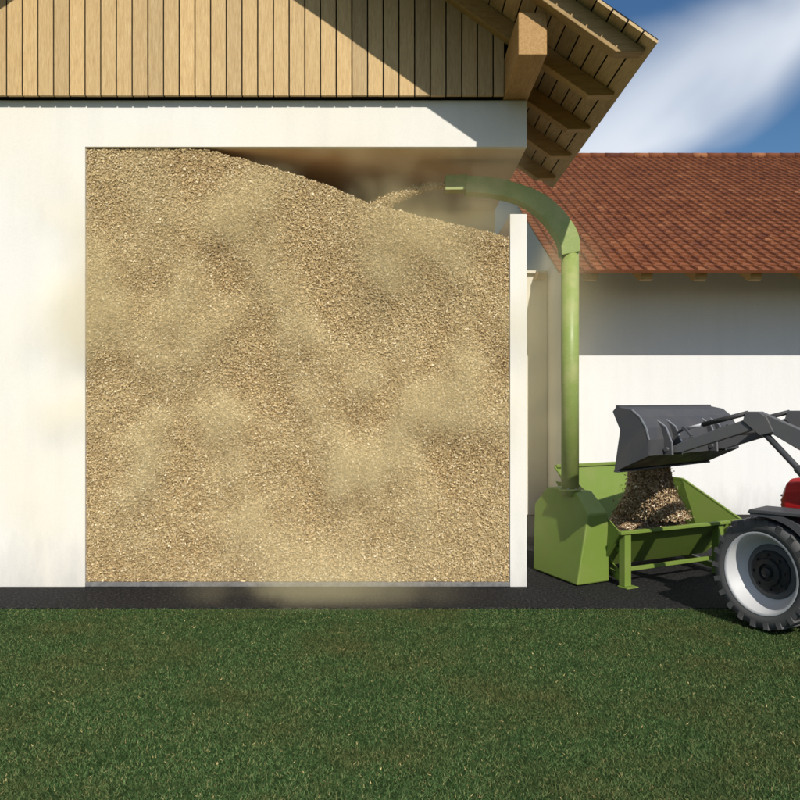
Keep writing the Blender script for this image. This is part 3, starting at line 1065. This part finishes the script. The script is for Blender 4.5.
for sd in (1, -1):
    mb = MB()
    vs, fs = [], []
    n = 12
    for i in range(n + 1):
        ang = math.radians(35 + 130 * i / n)
        for (rr, ll) in ((.74, .42), (.74, .82), (.765, .82), (.765, .42)):
            vs.append(T(-1.75 + rr * math.cos(ang), sd * ll, .66 + rr * math.sin(ang)))
    for i in range(n):
        for k in range(4):
            j = (k + 1) % 4
            fs.append((i * 4 + k, i * 4 + j, (i + 1) * 4 + j, (i + 1) * 4 + k))
    fs += [(0, 1, 2, 3), tuple(n * 4 + k for k in (3, 2, 1, 0))]
    mb.faces(vs, fs)
    mb.build('fender', M['red'], trac, 0.006)
# cab
mb = MB()
for l in (.42, -.42):
    mb.bar(T(-1.05, l, .85), T(-1.15, l * .92, 1.98), .05, .05, up=H_)
    mb.bar(T(-2.05, l, 1.2), T(-1.95, l * .92, 1.98), .05, .05, up=H_)
    mb.bar(T(-1.05, l, .87), T(-2.05, l, 1.18), .05, .05)
mb.build('cab_frame', M['black'], trac, 0.006)
mb = MB()
mb.hexa([T(-1.02, .46, 1.98), T(-1.02, -.46, 1.98), T(-2.08, -.46, 1.98), T(-2.08, .46, 1.98), T(-1.10, .40, 2.08), T(-1.10, -.40, 2.08), T(-2.0, -.40, 2.08), T(-2.0, .40, 2.08)])
mb.build('cab_roof', M['red'], trac, 0.02)
mb = MB()
mb.quad([T(-1.06, .39, 1.3), T(-1.06, -.39, 1.3), T(-1.15, -.36, 1.97), T(-1.15, .36, 1.97)])
mb.build('windscreen', M['glass'], trac)
mb = MB()
mb.hexa([T(-1.45, .22, .85), T(-1.45, -.22, .85), T(-1.9, -.22, .85), T(-1.9, .22, .85), T(-1.45, .22, 1.05), T(-1.45, -.22, 1.05), T(-1.9, -.22, 1.05), T(-1.9, .22, 1.05)])
mb.hexa([T(-1.82, .22, 1.05), T(-1.82, -.22, 1.05), T(-1.92, -.22, 1.05), T(-1.92, .22, 1.05), T(-1.88, .2, 1.5), T(-1.88, -.2, 1.5), T(-1.96, -.2, 1.5), T(-1.96, .2, 1.5)])
mb.build('seat', M['black'], trac, 0.03)
mb = MB(); mb.lathe([(.17, -.012), (.185, 0), (.17, .012), (.155, 0), (.17, -.012)], T(-1.32, 0, 1.28), H_ * .55 + Vector((0, 0, -.8)), 28)
mb.tube(T(-1.32, 0, 1.28), T(-1.12, 0, 1.0), .018, 10)
mb.build('steering_wheel', M['black'], trac)

# loader arms
def px_on_plane(px, py, l):
    """point of the vertical plane at lateral offset l seen at photo pixel px, py"""
    base = T(0, l, 0)
    k = (px - 400) / F
    s = (k * base.y - base.x) / (H_.x - k * H_.y)
    Y = base.y + H_.y * s
    return (s, CAMZ + (400 - py) * Y / F)


lo_near = 0.42
elb = [px_on_plane(748, 411.5, lo_near), px_on_plane(761, 411.5, lo_near), px_on_plane(769, 417, lo_near), px_on_plane(776, 432, lo_near), px_on_plane(762.5, 435.5, lo_near), px_on_plane(745, 421, lo_near)]
lowp = [px_on_plane(745, 420, lo_near), px_on_plane(754, 430, lo_near), px_on_plane(682, 452.5, lo_near), px_on_plane(668, 453, lo_near), px_on_plane(668, 449, lo_near), px_on_plane(690, 439, lo_near)]
upp = [px_on_plane(762, 412, lo_near), px_on_plane(800, 438.5, lo_near)]
upb = [px_on_plane(774, 434, lo_near), px_on_plane(800, 449.5, lo_near)]
dx = (upp[1][0] - upp[0][0]); sl1 = (upp[1][1] - upp[0][1]) / dx
pend = -1.25
up_poly = [elb[1], (pend, elb[1][1] + sl1 * .62 * (pend - elb[1][0])), (pend, elb[1][1] + sl1 * .62 * (pend - elb[1][0]) - .14), (upb[1][0], upb[1][1]), upb[0]]
for l in (lo_near, -lo_near):
    aroot = empty('loader_arm', tuple(T(-.2, l, 1.6))); aroot.parent = trac
    aroot.location = Vector(WL[aroot]) - Vector(WL[trac])
    w_ = .075
    mb = MB()
    for poly in (lowp, up_poly):
        mb.prism([T(s, l + w_ / 2, z) for s, z in poly], A_ * w_)
    mb.build('arm_beam', M['arm'], aroot, 0.006)
    mb = MB()
    mb.prism([T(s, l + w_ / 2 + .012, z) for s, z in elb], A_ * (w_ + .024))
    mb.build('elbow_plate', M['arm'], aroot, 0.005)
    # lift cylinder
    c0 = px_on_plane(766, 434, lo_near); c1 = px_on_plane(800, 470, lo_near)
    sl2 = (c1[1] - c0[1]) / (c1[0] - c0[0])
    e1 = (c0[0] - .62, c0[1] + sl2 * -.62)
    mb = MB(); mb.tube(T(c0[0], l + .01, c0[1]), T(e1[0], l + .01, e1[1]), .026, 16)
    mb.tube(T(c0[0] - .25, l + .01, c0[1] - .25 * sl2), T(e1[0], l + .01, e1[1]), .036, 16)
    mb.build('lift_cylinder', M['steel'], aroot)
    # tilt cylinder on top of the arm
    d0 = px_on_plane(748, 413, lo_near); d1 = px_on_plane(703, 424.5, lo_near); d2 = px_on_plane(686, 428.5, lo_near)
    mb = MB(); mb.tube(T(d0[0], l, d0[1]), T(d1[0], l, d1[1]), .021, 16)
    mb.build('tilt_cylinder', M['steel_dark'], aroot)
    mb = MB(); mb.tube(T(d1[0], l, d1[1]), T(d2[0], l, d2[1]), .013, 14)
    mb.build('piston_rod', M['chrome'], aroot)
    # bucket linkage
    k0 = px_on_plane(686, 428, lo_near); k1 = px_on_plane(693, 436, lo_near); k2 = px_on_plane(686, 450, lo_near)
    mb = MB()
    mb.bar(T(k0[0], l + .02, k0[1]), T(k1[0], l + .02, k1[1]), .02, .03, up=A_)
    mb.bar(T(k1[0], l + .02, k1[1]), T(k2[0], l + .02, k2[1]), .02, .03, up=A_)
    mb.tube(T(k0[0], l + .05, k0[1]), T(k0[0], l - .05, k0[1]), .018, 12)
    k3 = px_on_plane(675, 434, lo_near)
    mb.bar(T(k0[0], l, k0[1]), T(k3[0], l, k3[1]), .018, .02)
    mb.build('tilt_link', M['steel'], aroot, 0.003)
for l in (.40, -.44):
    mb = MB()
    pts_ = [(.62, 1.47), (.50, 1.545), (.36, 1.615), (.22, 1.655), (.08, 1.66), (-.06, 1.60), (-.3, 1.475), (-.6, 1.33)]
    for a, b in zip(pts_[:-1], pts_[1:]):
        mb.tube(T(a[0], l - .055, a[1]), T(b[0], l - .055, b[1]), .010, 8)
    mb.build('hydraulic_hose', M['black'], trac)
mb = MB()
mb.tube(T(.42, .42, 1.60), T(.42, -.42, 1.60), .045, 18)
mb.build('cross_tube', M['arm'], trac)
for l in (.42, -.42):
    mb = MB()
    z1 = up_poly[1][1]
    mb.hexa([T(-1.02, l + .04, .55), T(-1.02, l - .04, .55), T(-1.25, l - .04, .55), T(-1.25, l + .04, .55), T(-1.10, l + .04, z1 - .02), T(-1.10, l - .04, z1 - .02), T(-1.33, l - .04, z1 - .02), T(-1.33, l + .04, z1 - .02)])
    mb.bar(T(-.55, l, .60), T(-1.2, l, .60), .07, .12)
    mb.bar(T(-.6, l, .60), T(-.6, l * .3, .55), .07, .1)
    mb.build('loader_mount', M['steel_dark'], trac, 0.006)

# bucket
broot = empty('bucket', tuple(T(1.1, 0, 1.4))); broot.parent = trac
broot.location = Vector(WL[broot]) - Vector(WL[trac])
HL = .765
lref = HL
def bp(px, py): return px_on_plane(px, py, lref)
lip = bp(614, 472); notch = bp(620, 430); tl = bp(612.5, 411.5); tt = bp(616.5, 406.5)
b1 = bp(632, 410); b2 = bp(640, 417); b3 = bp(646, 428); b4 = bp(649, 440); b5 = bp(649, 456)
side = [lip, notch, tl, tt, b1, b2, b3, b4, b5]
HR = HL + .20
for l in (HL, -HR + .015):
    mb = MB(); mb.prism([T(s, l, z) for s, z in side], A_ * .015)
    mb.build('side_plate', M['steel'], broot, 0.003)
shell = [tt, b1, b2, b3, b4, b5]
def inset(poly, d):
    o = []
    cs = sum(p[0] for p in side) / len(side) + .08; cz = sum(p[1] for p in side) / len(side)
    for p in poly:
        v = Vector((cs - p[0], cz - p[1])); v.normalize()
        o.append((p[0] + v.x * d, p[1] + v.y * d))
    return o
ins = inset(shell, .014)
mb = MB()
for i in range(len(shell) - 1):
    q4 = [shell[i], shell[i + 1], ins[i + 1], ins[i]]
    mb.prism([T(s, HL - .016, z) for s, z in q4], A_ * (HL + HR - .032))
mb.build('back_shell', M['steel'], broot)
mb = MB()
up2 = (b5[0] + .005, b5[1] + .014); lp2 = (lip[0], lip[1] + .014)
mb.prism([T(s, HL - .016, z) for s, z in (b5, lip, lp2, up2)], A_ * (HL + HR - .032))
mb.build('floor_plate', M['steel_dark'], broot)
mb = MB()
for l in (HL + .002,):
    for i in range(1, len(shell) - 1):
        p, q_ = shell[i], shell[i + 1]
        mb.bar(T(p[0], l - .004, p[1]), T(q_[0], l - .004, q_[1]), .012, .012)
mb.build('worn_edge', M['edge'], broot)
mb = MB(); mb.bar(T(lip[0] - .022, HL, lip[1] + .006), T(lip[0] - .022, -HR, lip[1] + .006), .05, .016)
mb.build('cutting_edge', M['steel'], broot, 0.003)
mb = MB(); mb.bar(T(tt[0] - .01, HL, tt[1] - .0), T(tt[0] - .01, -HR, tt[1] - .0), .04, .022)
mb.build('top_edge', M['steel'], broot, 0.003)
# brackets on the bucket's back
for lc in (.42, -.42):
    for dl in (.085, -.085):
        l = lc + dl
        zz = [(b2[0] - .0, b2[1] - .02), (b3[0] - .045, b3[1] + .005), (b4[0] - .075, b4[1] - .03), (b5[0] - .08, b5[1] - .0), (b5[0] + .01, b5[1] - .002), (b4[0] + .005, b4[1]), (b3[0] + .005, b3[1])]
        mb = MB(); mb.prism([T(s, l + .008, z) for s, z in zz], A_ * .016)
        br = mb.build('bracket', M['steel'], broot, 0.002)
        mb = MB()
        for i in range(3):
            p, q_ = zz[i], zz[i + 1]
            mb.bar(T(p[0], l, p[1]), T(q_[0], l, q_[1]), .018, .008)
        mb.build('bracket_edge', M['edge'], br)
    mb = MB(); mb.tube(T(b5[0] - .03, lc + .12, b5[1] + .05), T(b5[0] - .03, lc - .12, b5[1] + .05), .02, 12)
    mb.build('bracket_pin', M['steel'], broot)

# ------------------------------------------------------------------ chips falling from the bucket into the hopper
# column under the bucket lip and a mound on the hopper floor
ctop = Vector((*P(649, 470, 7.80)[:2], 1.28))
cbot = Vector((*P(652, 532, 8.42)[:2], 0.60))
n = 20000
k = rng.random(n)
cen = np.array(ctop)[None] * (1 - k[:, None]) + np.array(cbot)[None] * k[:, None]
hwid = 0.29 + 0.03 * k + 0.10 * np.clip(k - .45, 0, 1) ** 1.5
dep_ = 0.13 + 0.28 * k ** 2
ph = rng.random(n) * 2 * np.pi
rr = 0.8 + 0.25 * rng.random(n)
rr[:500] = 1.0 + 0.35 * rng.random(500) ** 2      # stray pieces round the stream
off = np.cos(ph)[:, None] * (hwid * rr)[:, None] * np.array(A_)[None] + np.sin(ph)[:, None] * (dep_ * rr)[:, None] * np.array(H_)[None]
pts = cen + off
nr = off + np.array([0, 0, .15]); nr /= np.linalg.norm(nr, axis=1, keepdims=True)
Qa = chip_soup(pts, nr, 0.010, 0.032, 0.5, 0.02); ta_ = chip_tints(n)
# mound
mc = np.array([2.71, 8.50]); n3 = 24000
ph = rng.random(n3) * 2 * np.pi; r = np.sqrt(rng.random(n3))
lx = r * np.cos(ph) * 0.53; lv = r * np.sin(ph) * 0.38
pts2 = np.stack([mc[0] + lx * U.x + lv * Vv.x, mc[1] + lx * U.y + lv * Vv.y, np.zeros(n3)], 1)
hgt = 0.92 - 0.47 * r ** 0.9
pts2[:, 2] = hgt + 0.02 * np.sin(pts2[:, 0] * 25) * np.sin(pts2[:, 1] * 21)
nr2 = np.stack([(lx * U.x + lv * Vv.x) * 1.2, (lx * U.y + lv * Vv.y) * 1.2, np.full(n3, .7)], 1); nr2 /= np.linalg.norm(nr2, axis=1, keepdims=True)
Qb = chip_soup(pts2, nr2, 0.010, 0.036, 0.45, 0.025); tb_ = chip_tints(n3)
# solid cores
mbc = MB()
nk = 24; rings = []
for kk in np.linspace(0, 1, 9):
    cc = ctop * (1 - kk) + cbot * kk
    wv = (0.29 + 0.03 * kk + 0.10 * max(kk - .45, 0) ** 1.5) * .86; dv = (0.13 + 0.28 * kk * kk) * .86
    rings.append([cc + A_ * (wv * math.cos(2 * math.pi * i / nk)) + H_ * (dv * math.sin(2 * math.pi * i / nk)) for i in range(nk)])
for a in range(8):
    for i in range(nk):
        j = (i + 1) % nk
        mbc.quad([rings[a][i], rings[a][j], rings[a + 1][j], rings[a + 1][i]], .1)
for i in range(nk):
    j = (i + 1) % nk
    for (ra, rb) in ((0.02, .35), (.35, .7), (.7, 1.0)):
        def mp_(r_, t_):
            l_, v_ = r_ * math.cos(t_) * .53, r_ * math.sin(t_) * .38
            return (mc[0] + l_ * U.x + v_ * Vv.x, mc[1] + l_ * U.y + v_ * Vv.y, .905 - .47 * r_ ** .9)
        t0, t1 = 2 * math.pi * i / nk, 2 * math.pi * j / nk
        mbc.quad([mp_(ra, t0), mp_(ra, t1), mp_(rb, t1), mp_(rb, t0)], .1)
cv = np.array(mbc.v)
allv = np.concatenate([cv, Qa, Qb])
tts = np.concatenate([np.array(mbc.t), ta_, tb_])
pc = np_mesh('poured_wood_chips', allv, 4, tts, M['chips_fresh'], (2.6, 8.1, 0.4))
tag(pc, 'reddish brown wood chips pouring from the tractor bucket and mounding up in the hopper', 'wood chips')

# ------------------------------------------------------------------ wood dust in the air
def dust(name, box, density, scale, seed, thresh, label, ball=False):
    x0, x1, y0, y1, z0, z1 = box
    mb = MB(); mb.box(*box)
    mt = bpy.data.materials.new(name + '_volume'); mt.use_nodes = True
    n_ = mt.node_tree; n_.nodes.clear()
    o_ = n_.nodes.new('ShaderNodeOutputMaterial'); v_ = n_.nodes.new('ShaderNodeVolumePrincipled')
    v_.inputs['Color'].default_value = (1.0, 0.87, 0.51, 1)
    v_.inputs['Anisotropy'].default_value = -0.4
    tc_ = n_.nodes.new('ShaderNodeTexCoord')
    no = n_.nodes.new('ShaderNodeTexNoise'); no.noise_dimensions = '4D'
    no.inputs['W'].default_value = seed
    no.inputs['Scale'].default_value = scale; no.inputs['Detail'].default_value = 3; no.inputs['Roughness'].default_value = 0.5
    n_.links.new(tc_.outputs['Object'], no.inputs['Vector'])
    mr = n_.nodes.new('ShaderNodeMapRange'); mr.interpolation_type = 'SMOOTHSTEP'
    mr.inputs['From Min'].default_value = thresh; mr.inputs['From Max'].default_value = thresh + 0.24
    n_.links.new(no.outputs['Fac'], mr.inputs['Value'])
    cur = mr.outputs['Result']
    sp = n_.nodes.new('ShaderNodeSeparateXYZ'); n_.links.new(tc_.outputs['Generated'], sp.inputs['Vector'])
    if ball:                                # a rounded puff
        vm = n_.nodes.new('ShaderNodeVectorMath'); vm.operation = 'DISTANCE'; vm.inputs[1].default_value = (.5, .5, .5)
        n_.links.new(tc_.outputs['Generated'], vm.inputs[0])
        b = n_.nodes.new('ShaderNodeMapRange'); b.interpolation_type = 'SMOOTHSTEP'
        b.inputs['From Min'].default_value = 0.5; b.inputs['From Max'].default_value = 0.0
        n_.links.new(vm.outputs['Value'], b.inputs['Value'])
        c = n_.nodes.new('ShaderNodeMath'); c.operation = 'MULTIPLY'
        n_.links.new(cur, c.inputs[0]); n_.links.new(b.outputs['Result'], c.inputs[1]); cur = c.outputs[0]
    for ax_ in ('' if ball else 'XYZ'):                       # thins out towards every side of its box
        a = n_.nodes.new('ShaderNodeMath'); a.operation = 'PINGPONG'; a.inputs[1].default_value = 0.5
        n_.links.new(sp.outputs[ax_], a.inputs[0])
        b = n_.nodes.new('ShaderNodeMapRange'); b.interpolation_type = 'SMOOTHSTEP'
        b.inputs['From Max'].default_value = 0.25
        n_.links.new(a.outputs[0], b.inputs['Value'])
        c = n_.nodes.new('ShaderNodeMath'); c.operation = 'MULTIPLY'
        n_.links.new(cur, c.inputs[0]); n_.links.new(b.outputs['Result'], c.inputs[1]); cur = c.outputs[0]
    d = n_.nodes.new('ShaderNodeMath'); d.operation = 'MULTIPLY'; d.inputs[1].default_value = density
    n_.links.new(cur, d.inputs[0]); n_.links.new(d.outputs[0], v_.inputs['Density'])
    n_.links.new(v_.outputs['Volume'], o_.inputs['Volume'])
    mt.cycles.volume_sampling = 'MULTIPLE_IMPORTANCE'
    ob = mb.build(name, mt)
    tag(ob, label, 'dust', kind='stuff')
    return ob


dust('dust_cloud', (-4.1, 1.9, 7.22, 7.69, 0.02, 4.75), 1.25, 1.3, 2.3, 0.43, 'pale yellow wood dust drifting in front of the open bay')
dust('dust_puff', (-2.4, 0.9, 6.6, 7.64, -0.55, 0.95), 0.50, 1.7, 4.4, 0.34, 'pale puff of wood dust low over the asphalt below the heap', ball=True)
dust('dust_plume', (-0.6, 2.6, 7.78, 10.9, 0.5, 4.7), 0.16, 0.9, 5.1, 0.40, 'pale wood dust hanging around the blower pipe')
